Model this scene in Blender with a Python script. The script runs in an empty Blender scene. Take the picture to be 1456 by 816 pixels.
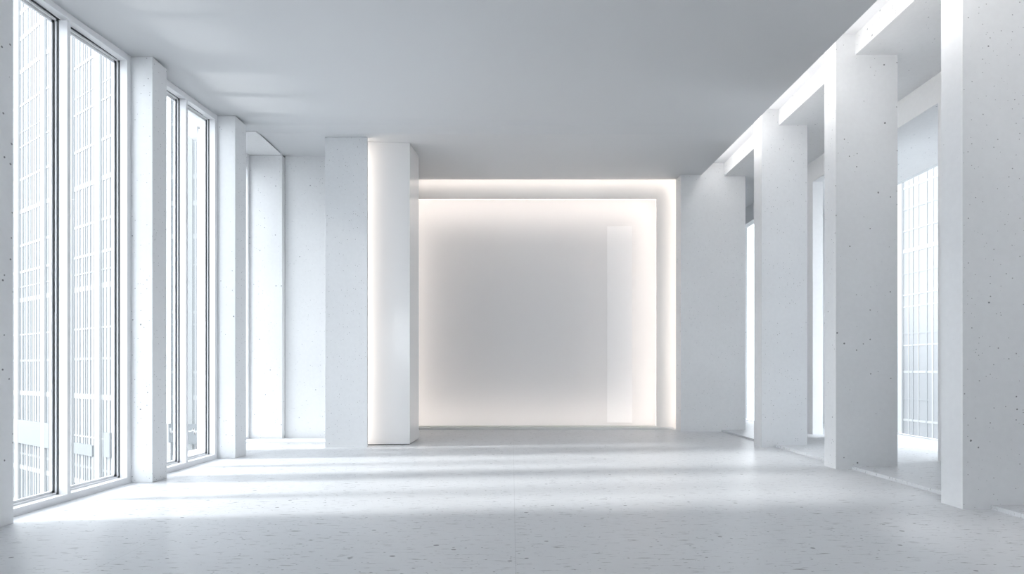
import bpy, bmesh, math, random
from mathutils import Vector
random.seed(4)
S = bpy.context.scene
COL = S.collection

# ------------------------------------------------------------------ camera
EYE = 1.6
cd = bpy.data.cameras.new('camera'); cam = bpy.data.objects.new('camera', cd); COL.objects.link(cam)
cam.location = (0, 0, EYE); cam.rotation_euler = (math.pi/2, 0, 0)
cd.sensor_width = 36; cd.lens = 36*756/1456; cd.shift_y = 120/1456; cd.clip_end = 400; cd.clip_start = .05
S.camera = cam

# ------------------------------------------------------------------ world, sun, exposure
SKY = 4.7; SUN = 3.7; LED = 8.8; LED_COVE = 18.0; NICHE_GAP = .8; NICHEK = 1.35; LEDK = .75
w = bpy.data.worlds.new('sky'); S.world = w; w.use_nodes = True
bg = w.node_tree.nodes['Background']
bg.inputs[0].default_value = (.925, .955, 1.0, 1); bg.inputs[1].default_value = SKY
sd = bpy.data.lights.new('sun', 'SUN'); sd.energy = SUN; sd.angle = math.radians(5.5); sd.color = (1, .98, .97)
sun = bpy.data.objects.new('sun', sd); COL.objects.link(sun)
el = math.radians(29); az = math.radians(5.5)
sun.rotation_euler = Vector((math.cos(az)*math.cos(el), math.sin(az)*math.cos(el), -math.sin(el))).to_track_quat('-Z', 'Y').to_euler()
sun.location = (-30, 5, 25)
S.view_settings.view_transform = 'Standard'; S.view_settings.look = 'None'
S.view_settings.exposure = 0.16; S.view_settings.gamma = 1; S.view_settings.use_curve_mapping = False

# ------------------------------------------------------------------ materials
def mat(name, col, rough=.6, coat=0, spec=.4):
    m = bpy.data.materials.new(name); m.use_nodes = True
    b = m.node_tree.nodes['Principled BSDF']
    b.inputs['Base Color'].default_value = (*col, 1); b.inputs['Roughness'].default_value = rough
    b.inputs['Specular IOR Level'].default_value = spec; b.inputs['Coat Weight'].default_value = coat
    b.inputs['Coat Roughness'].default_value = .08
    return m

def emis(name, col, k):
    m = bpy.data.materials.new(name); m.use_nodes = True
    nt = m.node_tree; nt.nodes.clear()
    e = nt.nodes.new('ShaderNodeEmission'); e.inputs[0].default_value = (*col, 1); e.inputs[1].default_value = k
    o = nt.nodes.new('ShaderNodeOutputMaterial'); nt.links.new(e.outputs[0], o.inputs[0])
    return m

def glass(name, refl=.07):
    m = bpy.data.materials.new(name); m.use_nodes = True
    nt = m.node_tree; nt.nodes.clear(); N = nt.nodes.new; L = nt.links.new
    t = N('ShaderNodeBsdfTransparent'); t.inputs[0].default_value = (.97, .985, .99, 1)
    g = N('ShaderNodeBsdfGlossy'); g.inputs['Roughness'].default_value = 0.02
    lw = N('ShaderNodeLayerWeight'); lw.inputs[0].default_value = .5
    pw = N('ShaderNodeMath'); pw.operation = 'POWER'; L(lw.outputs['Facing'], pw.inputs[0]); pw.inputs[1].default_value = 4.0
    f = N('ShaderNodeMath'); f.operation = 'MULTIPLY_ADD'; L(pw.outputs[0], f.inputs[0]); f.inputs[1].default_value = .5; f.inputs[2].default_value = .02
    mx = N('ShaderNodeMixShader'); o = N('ShaderNodeOutputMaterial')
    L(f.outputs[0], mx.inputs[0]); L(t.outputs[0], mx.inputs[1]); L(g.outputs[0], mx.inputs[2]); L(mx.outputs[0], o.inputs[0])
    return m

def concrete(name, col, pit=(.20, .21, .22), scale=6.0, stretch=(1, 1, 1), rough=.6, density=.35, size=.085,
             mottling=.05, streak=0.0, joints=(), bump=.12, spec=.4):
    """pale cast concrete: faint mottling, small dark pinholes of uneven size, optional streaks and saw joints"""
    m = bpy.data.materials.new(name); m.use_nodes = True
    nt = m.node_tree; N = nt.nodes.new; L = nt.links.new
    b = nt.nodes['Principled BSDF']; b.inputs['Specular IOR Level'].default_value = spec
    geo = N('ShaderNodeNewGeometry')
    mp = N('ShaderNodeMapping'); mp.inputs['Scale'].default_value = stretch; L(geo.outputs['Position'], mp.inputs[0])
    def math_(op, a, b_=None):
        n = N('ShaderNodeMath'); n.operation = op
        for i, v in enumerate((a, b_)):
            if v is None: continue
            if isinstance(v, (int, float)): n.inputs[i].default_value = v
            else: L(v, n.inputs[i])
        return n.outputs[0]
    def noise(vec, sc, det=4):
        n = N('ShaderNodeTexNoise'); n.inputs['Scale'].default_value = sc; n.inputs['Detail'].default_value = det
        L(vec, n.inputs['Vector']); return n.outputs[0]
    def pits(sc, sz, dens):
        v = N('ShaderNodeTexVoronoi'); v.inputs['Scale'].default_value = sc; v.inputs['Randomness'].default_value = 1
        wob = N('ShaderNodeVectorMath'); wob.operation = 'MULTIPLY_ADD'
        nn = N('ShaderNodeTexNoise'); nn.inputs['Scale'].default_value = sc*3; L(mp.outputs[0], nn.inputs['Vector'])
        L(nn.outputs['Color'], wob.inputs[0]); wob.inputs[1].default_value = (.12/sc,)*3; L(mp.outputs[0], wob.inputs[2])
        L(wob.outputs[0], v.inputs['Vector'])
        sep = N('ShaderNodeSeparateColor'); L(v.outputs['Color'], sep.inputs[0])
        r = math_('MULTIPLY', math_('POWER', sep.outputs[0], 1.6), sz)
        on = math_('LESS_THAN', sep.outputs[1], dens)
        d = math_('SUBTRACT', r, v.outputs['Distance'])
        k = math_('MULTIPLY', math_('MINIMUM', math_('MAXIMUM', math_('MULTIPLY', d, 40), 0), 1), on)
        return k
    p = math_('MAXIMUM', pits(scale, size, density), math_('MULTIPLY', pits(scale*2.6, size*1.25, density*.9), .8))
    big = noise(mp.outputs[0], .9, 5); fine = noise(mp.outputs[0], 14, 6)
    var = math_('ADD', math_('MULTIPLY', math_('SUBTRACT', big, .5), mottling*2), math_('MULTIPLY', math_('SUBTRACT', fine, .5), mottling*1.6))
    if streak:
        ms = N('ShaderNodeMapping'); ms.inputs['Scale'].default_value = (2.6, 16, 8); L(geo.outputs['Position'], ms.inputs[0])
        s1 = noise(ms.outputs[0], 2.2, 8)
        s2 = math_('MULTIPLY', math_('MAXIMUM', math_('SUBTRACT', s1, .60), 0), streak)
        var = math_('SUBTRACT', var, s2)
        ms2 = N('ShaderNodeMapping'); ms2.inputs['Scale'].default_value = (5, 14, 9); L(geo.outputs['Position'], ms2.inputs[0])
        s3 = math_('MULTIPLY', math_('MAXIMUM', math_('SUBTRACT', noise(ms2.outputs[0], 3.1, 6), .66), 0), streak*2.2)
        var = math_('SUBTRACT', var, s3)
    val = math_('ADD', var, 1.0)
    if joints:
        sx = N('ShaderNodeSeparateXYZ'); L(geo.outputs['Position'], sx.inputs[0])
        for axis, at in joints:
            dd = math_('ABSOLUTE', math_('SUBTRACT', sx.outputs[axis], at))
            val = math_('SUBTRACT', val, math_('MULTIPLY', math_('LESS_THAN', dd, .004), .13))
    base = N('ShaderNodeVectorMath'); base.operation = 'SCALE'; base.inputs[0].default_value = col; L(val, base.inputs['Scale'])
    mx = N('ShaderNodeMix'); mx.data_type = 'RGBA'; L(p, mx.inputs[0]); L(base.outputs[0], mx.inputs[6]); mx.inputs[7].default_value = (*pit, 1)
    L(mx.outputs[2], b.inputs['Base Color'])
    rr = math_('ADD', math_('MULTIPLY', fine, .15), rough-.07); L(rr, b.inputs['Roughness'])
    bp = N('ShaderNodeBump'); bp.inputs['Strength'].default_value = bump; bp.inputs['Distance'].default_value = .01
    L(math_('SUBTRACT', math_('MULTIPLY', fine, .4), p), bp.inputs['Height']); L(bp.outputs[0], b.inputs['Normal'])
    return m

M_FLOOR = concrete('polished_concrete', (.64, .655, .675), pit=(.22, .23, .24), scale=9, stretch=(.65, 1, 1), rough=.42, density=.55, size=.17,
                   mottling=.06, streak=5.0, joints=((0, -3.38), (0, .03), (1, 10.35)), bump=.08, spec=.45)
M_CONC = concrete('cast_concrete', (.76, .775, .79), scale=9, density=.6, size=.15, rough=.62)
M_CONC_FINE = concrete('fine_concrete', (.78, .79, .80), scale=8, density=.5, size=.15, rough=.62, pit=(.36, .38, .4))
M_CEIL = mat('ceiling_plaster', (.72, .735, .75), .8, spec=.2)
M_PLASTER = mat('smooth_plaster', (.74, .75, .765), .7, spec=.3)
M_WARM = mat('satin_white_plaster', (.80, .795, .79), .45)
M_NICHE = mat('satin_niche_panel', (.80, .80, .81), .45)
M_REFL_STRIPE = mat('reflection_stripe_white', (.90, .905, .92), .4)  # lighter white paints in the reflection stripe on the niche wall
M_GLOSS = mat('glossy_white_lacquer', (.80, .80, .80), .22, coat=.5)
M_FRAME = mat('white_aluminium', (.83, .84, .86), .35)
M_GASKET = mat('dark_rubber_gasket', (.05, .055, .06), .6)
M_GLASS = glass('window_glass')
M_LED = emis('warm_led', (1, .90, .82), LED)
M_LEDC = emis('neutral_led', (1, .965, .93), LED_COVE)
M_FACADE = mat('pale_curtain_glass', (.26, .275, .285), .5)
M_FACADE2 = mat('pale_stone_facade', (.27, .28, .31), .7)
M_FACADE3 = mat('pale_glass_facade', (.235, .245, .255), .5)
M_FIN = mat('white_facade_fin', (.34, .35, .355), .6)
M_SHADE = mat('grey_spandrel', (.24, .255, .265), .6)
M_SIGN = mat('grey_sign_panel', (.20, .215, .225), .6)
M_SIGNW = mat('white_sign_mark', (.45, .45, .45), .6)
M_GROUND = mat('pale_paving', (.15, .15, .15), .9)

# ------------------------------------------------------------------ mesh helpers
def finish(name, bm, m, parent=None, bevel=0, smooth=False):
    me = bpy.data.meshes.new(name)
    bmesh.ops.recalc_face_normals(bm, faces=bm.faces[:])
    if bevel: bmesh.ops.bevel(bm, geom=bm.edges[:], offset=bevel, segments=2, affect='EDGES', profile=.5)
    if smooth:
        for f in bm.faces: f.smooth = True
    bm.to_mesh(me); bm.free(); me.materials.append(m)
    o = bpy.data.objects.new(name, me); COL.objects.link(o)
    if parent: o.parent = parent
    return o

def bx(bm, x0, x1, y0, y1, z0, z1):
    v = [bm.verts.new(p) for p in ((x0,y0,z0),(x1,y0,z0),(x1,y1,z0),(x0,y1,z0),(x0,y0,z1),(x1,y0,z1),(x1,y1,z1),(x0,y1,z1))]
    for f in ((3,2,1,0),(4,5,6,7),(0,1,5,4),(1,2,6,5),(2,3,7,6),(3,0,4,7)): bm.faces.new([v[i] for i in f])

def boxes(name, lst, m, parent=None, bevel=0):
    bm = bmesh.new()
    for b in lst: bx(bm, *b)
    return finish(name, bm, m, parent, bevel)

def prism(name, pts, z0, top, m, parent=None, bevel=0):
    """upright prism over a footprint; top is a height or a function of depth"""
    bm = bmesh.new()
    lo = [bm.verts.new((x, y, z0)) for x, y in pts]
    hi = [bm.verts.new((x, y, top(y) if callable(top) else top)) for x, y in pts]
    bm.faces.new(lo[::-1]); bm.faces.new(hi); n = len(pts)
    for i in range(n): bm.faces.new((lo[i], lo[(i+1) % n], hi[(i+1) % n], hi[i]))
    return finish(name, bm, m, parent, bevel)

def rect(x0, x1, y0, y1): return [(x0, y0), (x1, y0), (x1, y1), (x0, y1)]

def base(o, x, y, z=0):
    """put the object's origin at its foot"""
    from mathutils import Matrix
    o.data.transform(Matrix.Translation((-x, -y, -z))); o.location = (x, y, z); return o

def tag(o, label, cat, group=None):
    o['label'] = label; o['category'] = cat
    if group: o['group'] = group
    return o

def struct(o): o['kind'] = 'structure'; return o

def empty(name, loc=(0, 0, 0)):
    o = bpy.data.objects.new(name, None); o.location = loc; COL.objects.link(o); return o

def into(parent, *kids):
    """parent already-built world-space meshes to an Empty without moving them"""
    for k in kids:
        k.parent = parent; k.matrix_parent_inverse.identity()
        k.location = Vector(k.location) - Vector(parent.location)

# ceiling height above the floor, a gentle rise towards the back
HP = [(-4, 5.62), (6.3, 6.02), (7.7, 6.14), (9.9, 6.32), (11.3, 6.55), (12.8, 6.70), (14.53, 6.845)]
def ceil_z(d):
    n = len(HP)
    if d <= HP[0][0]: return HP[0][1]
    if d >= HP[-1][0]: return HP[-1][1]
    def slope(i):
        if i == 0: return (HP[1][1]-HP[0][1])/(HP[1][0]-HP[0][0])
        if i == n-1: return (HP[-1][1]-HP[-2][1])/(HP[-1][0]-HP[-2][0])
        return (HP[i+1][1]-HP[i-1][1])/(HP[i+1][0]-HP[i-1][0])
    for i in range(n-1):
        if HP[i][0] <= d <= HP[i+1][0]:
            h = HP[i+1][0]-HP[i][0]; t = (d-HP[i][0])/h
            return ((2*t**3-3*t**2+1)*HP[i][1] + (t**3-2*t**2+t)*h*slope(i) + (-2*t**3+3*t**2)*HP[i+1][1] + (t**3-t**2)*h*slope(i+1))
def edge_x(d):
    H = ceil_z(d)-EYE   # straight edge in plan and section
    return (270*d + 1.008*(H*756 - 280*d))/756

BACK = -4.0      # wall behind the camera
XW = -5.47       # plane of the tall windows

# ------------------------------------------------------------------ large structure
struct(boxes('floor', [(-5.72, 5.56, BACK-.3, 10.19, -.3, 0), (-6.5, 5.56, 10.19, 18.2, -.3, 0)], M_FLOOR))
struct(boxes('floor.001', [(5.56, 7.55, BACK-.3, 18.2, -.3, .05)], M_FLOOR))
struct(boxes('floor.002', [(7.55, 9.6, 9.1, 15.9, -.3, .05)], M_FLOOR))
struct(boxes('floor.003', [(-160, 160, -60, 240, -22.4, -22)], M_GROUND))
# low kerb along the recessed wall on the left
struct(boxes('trim_1', [(-6.24, -3.95, 11.85, 12.38, 0, .035)], M_CONC_FINE, bevel=.006))

bm = bmesh.new()
ds = [BACK + i*(14.53-BACK)/90 for i in range(91)]
rows = []
for d in ds:
    z = ceil_z(d); xl = -5.61 if d < 10.2 else (-5.9-.15*(d-10.2)/.42 if d < 10.62 else -6.31)
    rows.append([bm.verts.new((xl, d, z)), bm.verts.new((edge_x(d), d, z)), bm.verts.new((edge_x(d), d, z+.2)), bm.verts.new((xl, d, z+.2))])
for a, b in zip(rows, rows[1:]):
    for i in range(4): f = bm.faces.new((a[i], a[(i+1) % 4], b[(i+1) % 4], b[i])); f.smooth = True
bm.faces.new(rows[0][::-1]); bm.faces.new(rows[-1])
c = struct(finish('ceiling', bm, M_CEIL))
c.data.polygons.foreach_set('use_smooth', [len(p.vertices) == 4 and abs(p.normal.z) > .9 for p in c.data.polygons])

# soffit over the piers with a raised light slot beside the main ceiling
SO = 6.78; SLOT = 7.12
struct(boxes('ceiling.001', [(5.62, 7.6, BACK, 17.3, SO, 7.4)], M_CONC_FINE))
struct(boxes('ceiling.002', [(3.0, 5.62, BACK, 14.1, SLOT, 7.4)], M_FRAME))
# pale concrete soffit over the window bay at the left
bm = bmesh.new()
q = [(-6.2, 10.75), (-5.18, 10.75), (-5.37, 12.42), (-6.2, 12.42)]
lo = [bm.verts.new((x, y, ceil_z(y)-.014)) for x, y in q]; hi = [bm.verts.new((x, y, ceil_z(y)+.004)) for x, y in q]
bm.faces.new(lo[::-1]); bm.faces.new(hi)
for i in range(4): bm.faces.new((lo[i], lo[(i+1) % 4], hi[(i+1) % 4], hi[i]))
struct(finish('trim_2', bm, M_CONC_FINE))
# roof
struct(boxes('ceiling.003', [(-7, 9.8, BACK-.3, 18.5, 7.9, 8.1), (7.67, 9.8, 9.0, 16.2, 6.81, 7.89)], M_PLASTER))

# walls out of view
struct(boxes('wall_behind', [(-6.5, -3.2, BACK-.25, BACK, 0.05, 7.9), (2.6, 8.0, BACK-.25, BACK, 0.05, 7.9),
                             (-3.2, 2.6, BACK-.25, BACK, 4.6, 7.9), (-3.2, 2.6, BACK-.25, BACK, 0.05, 2.0)], M_CONC_FINE))
t = struct(empty('window_fill', (0.5, BACK-.1, 1.6)))  # added unseen window, lets in sky light to fill camera-facing surfaces
into(t, boxes('frame', [(-3.2, 2.6, BACK-.16, BACK-.06, 2.0, 2.08), (-3.2, 2.6, BACK-.16, BACK-.06, 4.52, 4.6), (-3.2, -3.12, BACK-.16, BACK-.06, 2.08, 4.52),
                        (2.52, 2.6, BACK-.16, BACK-.06, 2.08, 4.52), (-.34, -.26, BACK-.16, BACK-.06, 2.08, 4.52)], M_FRAME),
     boxes('glass_pane', [(-3.12, 2.52, BACK-.115, BACK-.105, 2.08, 4.52)], M_GLASS))
struct(boxes('wall_left', [(-5.9, -5.55, BACK, 4.94, 0, ceil_z(BACK)-.01), (-5.75, -5.6, BACK, 10.2, 6.2, 7.9), (-6.46, -6.31, 10.62, 18.2, 6.3, 7.9), (-6.31, -6.05, 10.62, 10.72, 6.5, 7.9)], M_CONC_FINE))
# recessed wall and pilaster at the left rear
struct(boxes('wall_left.001', [(-5.36, -2.3, 12.56, 12.9, 0, ceil_z(12.56))], M_CONC_FINE))
tag(base(prism('concrete_pilaster', rect(-6.34, -5.37, 12.42, 12.9), 0, ceil_z(12.42)-.016, M_CONC_FINE, bevel=.006), -5.86, 12.6),
    'pale concrete pilaster beside the narrow window bay, left of the recessed wall', 'pilaster')
# back wall right of the opening
struct(prism('wall_back', [(4.48, 14.1), (6.19, 14.1), (6.19, 14.53), (4.48, 14.53)], 0, 7.12, M_CONC_FINE))
# shell behind the niche
struct(boxes('wall_back.001', [(-3.95, 5.4, 18.0, 18.2, 0, 7.9), (5.2, 5.4, 14.54, 18.0, 0, 7.9), (-3.95, -3.75, 12.9, 18.0, 0, 7.9),
                               (-3.75, 5.2, 14.54, 14.7, 7.15, 7.9)], M_PLASTER))
# right side: end wall, solid wall near the camera, header over the glazing
struct(boxes('wall_right', [(7.41, 7.66, BACK, 9.25, .05, 7.4), (7.41, 7.66, 10.9, 12.5, .05, 6.27), (7.41, 7.66, 13.1, 15.9, .05, 6.27), (7.41, 7.66, 9.25, 17.3, 6.27, 7.4)], M_CONC_FINE))
struct(boxes('wall_right.001', [(5.4, 7.66, 17.3, 17.6, .05, 7.4)], M_CONC_FINE))
struct(boxes('wall_right.002', [(9.5, 9.7, 13.7, 16.0, .05, 6.8), (7.67, 9.5, 15.8, 16.0, .05, 6.8), (7.67, 9.6, 9.05, 9.24, .05, 6.8), (7.67, 9.7, 9.05, 16.0, 6.28, 6.8)], M_CONC_FINE))

# ------------------------------------------------------------------ left windows
def window(name, x, y0, y1, mull, hid=None):
    t = struct(empty(name, (x, (y0+y1)/2, 0)))
    z1a, z1b = ceil_z(y0), ceil_z(y1)
    def bar(nm, a, b, zlo, zhi, xo0, xo1, m):
        # a bar between depth a and b; z limits may be functions of depth
        f = (lambda v: v if callable(v) else (lambda y: v))
        zl, zh = f(zlo), f(zhi)
        bm = bmesh.new()
        vs = [bm.verts.new(p) for p in ((x-xo1,a,zl(a)),(x-xo0,a,zl(a)),(x-xo0,b,zl(b)),(x-xo1,b,zl(b)),(x-xo1,a,zh(a)),(x-xo0,a,zh(a)),(x-xo0,b,zh(b)),(x-xo1,b,zh(b)))]
        for q in ((3,2,1,0),(4,5,6,7),(0,1,5,4),(1,2,6,5),(2,3,7,6),(3,0,4,7)): bm.faces.new([vs[i] for i in q])
        o = finish(nm, bm, m); into(t, o); return o
    top = lambda off: (lambda y: ceil_z(y)-off)
    fr = .075
    # outer frame: sill rail, head rail, two jambs
    bar('sill_rail', y0, y1, 0, .085, 0, .13, M_FRAME)
    bar('head_rail', y0, y1, top(.10), top(.0), 0, .13, M_FRAME)
    bar('frame_jamb', y0, y0+fr, .085, top(.10), 0, .13, M_FRAME)
    bar('frame_jamb', y1-fr, y1, .085, top(.10), 0, .13, M_FRAME)
    bar('mullion', mull-.022, mull+.03, .085, top(.10), 0, .11, M_FRAME)
    for a, b in ((y0+fr, mull-.022), (mull+.03, y1-fr)):
        for k, (ins, xo0, xo1, m, nm) in enumerate(((.006, .105, .118, M_GASKET, 'gasket'), (.022, .118, .136, M_FRAME, 'sash'), (.028, .136, .150, M_GASKET, 'gasket'), (.05, .150, .175, M_FRAME, 'sash'))):
            bm = bmesh.new()
            def seg(p0, p1, zl, zh):
                vs = [bm.verts.new(p) for p in ((x-xo1,p0,zl(p0)),(x-xo0,p0,zl(p0)),(x-xo0,p1,zl(p1)),(x-xo1,p1,zl(p1)),(x-xo1,p0,zh(p0)),(x-xo0,p0,zh(p0)),(x-xo0,p1,zh(p1)),(x-xo1,p1,zh(p1)))]
                for q in ((3,2,1,0),(4,5,6,7),(0,1,5,4),(1,2,6,5),(2,3,7,6),(3,0,4,7)): bm.faces.new([vs[i] for i in q])
            cst = lambda v: (lambda y: v)
            seg(a-.04, a+ins, cst(.06), top(.08)); seg(b-ins, b+.03, cst(.06), top(.08))
            g_ = (.085+ins) if m is M_FRAME else .082; seg(a, b, cst(.06), cst(g_)); seg(a, b, top(.015+g_), top(.08))
            into(t, finish(nm, bm, m))
        g = bar('glass_pane', a-.01, b+.01, .08, top(.09), .158, .166, M_GLASS)
    return t
window('window_1', XW-.02, 5.05, 7.66, 6.585)
window('window_2', -5.42, 7.98, 9.78, 8.86)
window('window_3', -6.13, 10.61, 12.41, 11.5)
struct(prism('wall_left.002', [(-5.61, 10.19), (-5.98, 10.19), (-6.13, 10.6), (-6.0, 10.6), (-5.88, 10.3), (-5.61, 10.3)], 0, 7.9, M_CONC_FINE))

# right hand glazing: frameless sheets, one in the alcove and one at the far end
t = struct(empty('window_4', (9.55, 11.4, .05)))
into(t, boxes('glass_pane', [(9.55, 9.562, 9.25, 13.7, .05, 6.27)], M_GLASS), boxes('floor_channel', [(9.52, 9.59, 9.25, 13.7, .045, .075)], M_FRAME))
t = struct(empty('window_6', (7.5, 16.6, .05)))
into(t, boxes('glass_pane', [(7.49, 7.502, 15.9, 17.3, .05, 6.27)], M_GLASS), boxes('floor_channel', [(7.46, 7.53, 15.9, 17.3, .045, .065)], M_FRAME))

# ------------------------------------------------------------------ columns and piers
GL = 'slim columns between the left windows'
def column(x0, x1, y0, y1, label, name='concrete_column', group=None, m=M_CONC, top=None):
    o = prism(name, rect(x0, x1, y0, y1), 0, top or ceil_z(y0)-.001, m, bevel=.005)
    base(o, (x0+x1)/2, (y0+y1)/2); return tag(o, label, 'column', group)
column(-5.9, -5.25, 4.95, 5.6, 'grey speckled concrete column at the left edge of the photo, nearest of the left row', group=GL)
column(-5.66, -5.18, 7.661, 7.98, 'slim pale concrete column between the two large left windows', group=GL)
column(-5.60, -5.09, 9.781, 10.18, 'slim pale concrete column between the second left window and the narrow window bay', group=GL)
o = prism('concrete_column', [(-3.94, 11.2), (-3.05, 11.2), (-3.05, 11.26), (-3.2, 11.26), (-3.2, 11.47), (-3.94, 11.47)], 0, ceil_z(11.2)-.001, M_CONC, bevel=.006)
tag(base(o, -3.5, 11.33), 'broad pale speckled concrete column standing left of the warm lit glossy panel box', 'column')

GR = 'broad concrete piers along the right side'
def pier(x0, x1, y0, y1, label):
    # foot wraps over the 5 cm step, head runs up into the slot
    bm = bmesh.new()
    pts = [(x0, 0), (5.56, 0), (5.56, .05), (x1, .05), (x1, SO), (5.62, SO), (5.62, SLOT), (x0, SLOT)]
    a = [bm.verts.new((x, y0, z)) for x, z in pts]; b = [bm.verts.new((x, y1, z)) for x, z in pts]
    bm.faces.new(a); bm.faces.new(b[::-1]); n = len(pts)
    for i in range(n): bm.faces.new((a[i], a[(i+1) % n], b[(i+1) % n], b[i]))
    o = finish('concrete_pier', bm, M_CONC); base(o, x0, y0)
    return tag(o, label, 'pier', GR)
pier(5.23, 6.25, 6.17, 6.48, 'large dark grey speckled concrete pier at the right edge of the photo')
pier(5.30, 6.31, 8.70, 9.02, 'middle concrete pier of the right row, with window reflections seen on its right')
pier(5.26, 6.22, 11.20, 11.56, 'farthest free-standing concrete pier of the right row, beside the back wall')

# ------------------------------------------------------------------ lights in the slot on the right
bm = bmesh.new()
ys = [BACK+.2 + i*(13.8-BACK-.2)/60 for i in range(61)]
for a, b in zip(ys, ys[1:]):
    q = []
    for y in (a, b):
        t_ = min(1, max(0, (y-6)/8)); z = ceil_z(y)+.24*(1-t_)+.06*t_+.02; h = .12*(1-t_)+.025*t_; x = edge_x(y)+.05
        q += [(x, y, z), (x, y, z+h), (x+.02, y, z+h), (x+.02, y, z)]
    v = [bm.verts.new(p) for p in q]
    for f in ((0,1,2,3),(7,6,5,4),(0,4,5,1),(1,5,6,2),(2,6,7,3),(3,7,4,0)): bm.faces.new([v[k] for k in f])
tag(finish('led_strip', bm, M_LEDC), 'long white light strip running along the right edge of the ceiling above the piers', 'light')

bm = bmesh.new()
ys = [BACK+.2 + i*(13.9-BACK-.2)/40 for i in range(41)]
rw = [[bm.verts.new((edge_x(y)+o, y, z)) for o, z in ((.0, ceil_z(y)+.19), (.045, ceil_z(y)+.19), (.045, 7.1), (.0, 7.1))] for y in ys]
for a, b in zip(rw, rw[1:]):
    for i in range(4): bm.faces.new((a[i], a[(i+1) % 4], b[(i+1) % 4], b[i]))
bm.faces.new(rw[0][::-1]); bm.faces.new(rw[-1])
struct(finish('trim_4', bm, M_FRAME))

# ------------------------------------------------------------------ glossy box left of the niche
t = empty('glossy_panel_box', (-2.7, 12.0, 0))
tag(t, 'tall glossy white panel box with warm glow on its left edge, between column and niche', 'panel')
zt = lambda y: ceil_z(y)-.002
into(t, prism('cladding', [(-3.3, 11.50), (-2.23, 11.60), (-2.19, 12.5), (-3.3, 12.5)], .02, zt, M_GLOSS, bevel=.004),
     prism('plinth', [(-3.28, 11.53), (-2.25, 11.63), (-2.22, 12.5), (-3.28, 12.5)], 0, .02, M_GASKET))
def strip(name, lst, label, m=M_LED):
    o = boxes(name, lst, m); return tag(o, label, 'light')
strip('led_strip', [(-3.165, -3.135, 11.28, 11.31, .02, 6.5)], 'thin warm vertical light line between the broad column and the glossy panel box', emis('column_led', (1, .90, .82), LED*LEDK))

# ------------------------------------------------------------------ illuminated niche
D1 = 14.85; D2 = D1 + NICHE_GAP; NX0, NX1, NZ0, NZ1 = -3.1, 4.03, .07, EYE+4.81
bm = bmesh.new()
# frame panel with a square opening
o_ = [(-3.75, 0), (5.19, 0), (5.19, 7.4), (-3.75, 7.4)]; i_ = [(NX0, NZ0), (NX1, NZ0), (NX1, NZ1), (NX0, NZ1)]
V = {}
for k, y in (('f', D1), ('b', D1+.03)):
    V[k+'o'] = [bm.verts.new((x, y, z)) for x, z in o_]; V[k+'i'] = [bm.verts.new((x, y, z)) for x, z in i_]
for a in range(4):
    b = (a+1) % 4
    bm.faces.new((V['fo'][a], V['fo'][b], V['fi'][b], V['fi'][a])); bm.faces.new((V['bo'][a], V['bo'][b], V['bi'][b], V['bi'][a]))
    bm.faces.new((V['fo'][a], V['fo'][b], V['bo'][b], V['bo'][a])); bm.faces.new((V['fi'][a], V['fi'][b], V['bi'][b], V['bi'][a]))
struct(finish('wall_back.002', bm, M_WARM))
struct(boxes('trim_3', [(-3.4, 4.47, 14.60, D1-.002, 0, .045)], M_PLASTER))
struct(boxes('wall_back.003', [(NX0-.5, NX1+.5, D2, D2+.08, .0, NZ1+.5)], M_NICHE))
struct(boxes('wall_back.004', [(NX0-.58, NX0-.5, D1+.03, D2+.08, 0, NZ1+.5), (NX1+.5, NX1+.58, D1+.03, D2+.08, 0, NZ1+.5),
                               (NX0-.5, NX1+.5, D1+.03, D2+.08, NZ1+.5, NZ1+.58), (NX0-.5, NX1+.5, D1+.03, D2, 0, .012)], M_WARM))
# added slim panel standing in for a reflection stripe, face canted to the left
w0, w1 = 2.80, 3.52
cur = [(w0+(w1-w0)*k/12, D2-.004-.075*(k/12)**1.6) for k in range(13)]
pan = prism('reflection_stripe_panel', cur+[(w1, D2-.001), (w0, D2-.001)], .10, EYE+4.27, M_REFL_STRIPE)
tag(pan, 'tall narrow pale panel standing in for a reflection stripe at the right inside the glowing niche', 'panel')
# outer strip: on the back of the opening, washing the frame panel
strip('led_strip', [(4.575, 4.605, 14.54, 14.57, .02, 6.99), (-3.3, 4.575, 14.54, 14.57, 6.96, 6.99)],
      'outer warm light line outlining the top and right side of the square opening')
# inner light: a thin lit lip on the frame edge and a strip deeper behind the frame washing the niche wall
e = .012
t = empty('led_frame_light', ((NX0+NX1)/2, D1+.04, 0))
tag(t, 'inner warm light line framing the glowing square niche on all sides', 'light')
ML = emis('niche_led', (1, .90, .82), LED*NICHEK)
o = .12
into(t, boxes('lit_edge', [(NX1+.003, NX1+.003+e, D1+.031, D1+.045, .08, NZ1+.003), (NX0-.003-e, NX0-.003, D1+.031, D1+.045, .08, NZ1+.003),
                    (NX0-.003, NX1+.003, D1+.031, D1+.045, NZ1+.003, NZ1+.003+e)], M_LED),
     boxes('led_strip', [(NX1+o, NX1+o+.03, D1+.035, D1+.06, .08, NZ1+o)], ML), boxes('led_strip', [(NX0-o-.03, NX0-o, D1+.035, D1+.06, .08, NZ1+o)], ML),
     boxes('led_strip', [(NX0-o, NX1+o, D1+.035, D1+.06, NZ1+o, NZ1+o+.03)], ML), boxes('led_strip', [(NX0, NX1, D1+.035, D1+.06, NZ0-.03, NZ0-.008)], ML))

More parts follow.
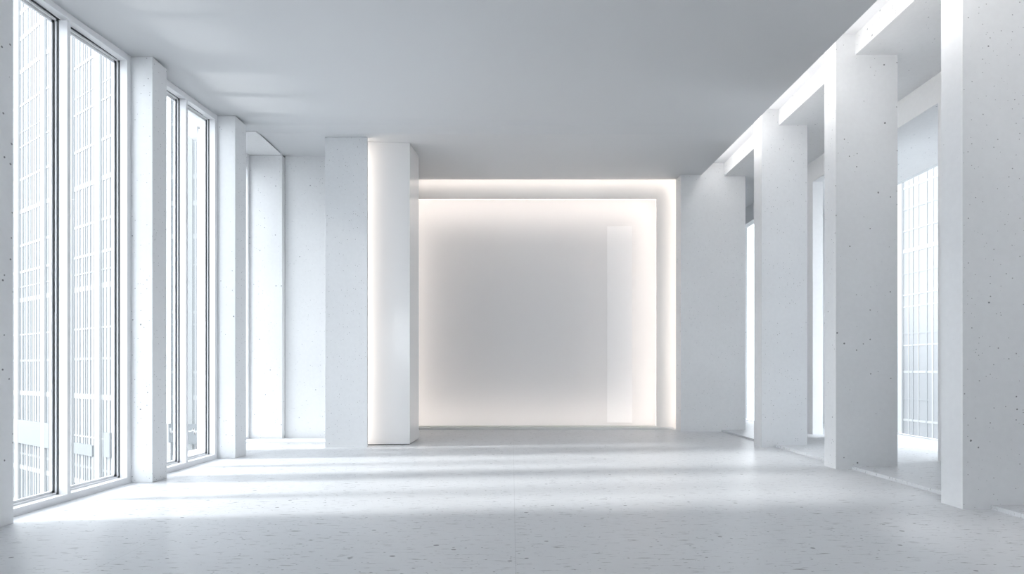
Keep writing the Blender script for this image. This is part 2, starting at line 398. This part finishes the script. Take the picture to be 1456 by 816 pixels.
# ------------------------------------------------------------------ city outside
def face_building(name, origin, ang, length, depth, z0, z1, fin, floor_h, label, m=M_FACADE, seed=1, bands=(), wide=(), cut=0):
    """curtain wall block: local x runs along the facade, -y faces out"""
    rnd = random.Random(seed)
    t = empty(name, (*origin, z0)); t.rotation_euler = (0, 0, ang); H = z1-z0
    tag(t, label, 'building')
    foot = [(0, .35), (length, .35), (length-cut, depth), (0, depth)]
    prism('curtain_wall', foot, 0, H, m, t)
    prism('parapet', foot, H, H+1.2, M_FIN, t)
    n = 0; z = floor_h
    while z < H-.5 and n < 40:
        hh = rnd.choice((.18, .3, .55))
        boxes('floor_band', [(-.05, length, .31-rnd.random()*.02, .35, z, z+hh)], M_FIN if n % 3 else M_SHADE, t)
        z += floor_h*rnd.choice((.55, 1, 1, 1.25)); n += 1
    n = 0; x = .0
    while x < length and n < 58:
        wd = rnd.choice((.10, .14, .2))
        boxes('vertical_fin', [(x, x+wd, .27, .35, 0, H)], M_FIN if n % 2 else M_SHADE, t)
        x += fin*rnd.choice((.7, 1, 1, 1.3)); n += 1
    for a in wide:
        boxes('pilaster', [(a, a+1.1, .1, .35, 0, H)], M_FIN, t)
    for a, b, c_, d_ in bands:
        boxes('shopfront', [(a, b, .12, .35, c_-z0, d_-z0)], M_SIGN, t)
    return t
# A: long block seen through the nearest window, running away to the left
ax, ay, L_ = -41.6, 55.0, 36.0
# facade direction from its far left end to the right corner
dx, dy = .855, -.518
face_building('office_tower', (ax-dx*L_, ay-dy*L_), math.atan2(dy, dx), L_, 5.5, -22, 58, .72, 3.4,
              'tall pale office block with fine vertical fins, seen through the nearest left window', seed=3, cut=14,
              bands=((0, 20, -7.6, -4.6), (27, 31.5, -7.6, -6.4), (34.2, 35.6, -7.4, -4.8)), wide=(3, 9, 17.5, 25.2, 32.2))
face_building('apartment_tower', (-40.0, 62.0), math.radians(-3), 4.2, 9, -22, 56, .62, 2.5,
              'pale grid fronted tower seen through the second left window', seed=8, wide=(1.6,))
face_building('glass_tower', (52, 96), math.radians(-82), 60, 18, -22, 70, .9, 3.0,
              'white gridded tower seen through the glazing between the two nearest right piers', seed=5, wide=(20, 33), m=M_FACADE3)

# ------------------------------------------------------------------ sign on the second tower
def sign(name, x0, x1, y, z0, z1, marks, label):
    t = empty(name, (x0, y, z0)); tag(t, label, 'sign')
    into(t, boxes('sign_panel', [(x0, x1, y, y+.12, z0, z1)], M_SIGN))
    for seg in marks:
        bm = bmesh.new()
        for (a, b), (c_, d_) in zip(seg, seg[1:]):
            v = Vector((c_-a, 0, d_-b)); n_ = Vector((-v.z, 0, v.x)).normalized()*.09
            q = [Vector((a, 0, b))+n_, Vector((c_, 0, d_))+n_, Vector((c_, 0, d_))-n_, Vector((a, 0, b))-n_]
            fr_ = [bm.verts.new((p.x, y-.05, p.z)) for p in q]; bk = [bm.verts.new((p.x, y, p.z)) for p in q]
            bm.faces.new(fr_); bm.faces.new(bk[::-1])
            for i in range(4): bm.faces.new((fr_[i], fr_[(i+1) % 4], bk[(i+1) % 4], bk[i]))
        into(t, finish('sign_mark', bm, M_SIGNW))
    return t
sign('shop_sign', -39.6, -38.0, 61.3, -6.6, -4.4,
     [[(-39.4, -4.9), (-39.3, -5.5), (-38.9, -5.2), (-38.75, -5.6), (-38.6, -5.3), (-38.35, -5.3)]],
     'grey sign with white squiggle mark, left of the two on the far gridded tower')
sign('shop_sign', -37.4, -35.9, 61.3, -6.8, -4.5,
     [[(-37.3, -5.3), (-36.9, -5.3), (-36.7, -4.95), (-36.55, -5.6), (-36.4, -5.3), (-36.1, -5.3)]],
     'grey sign with white cross shaped mark, right of the two on the far gridded tower')
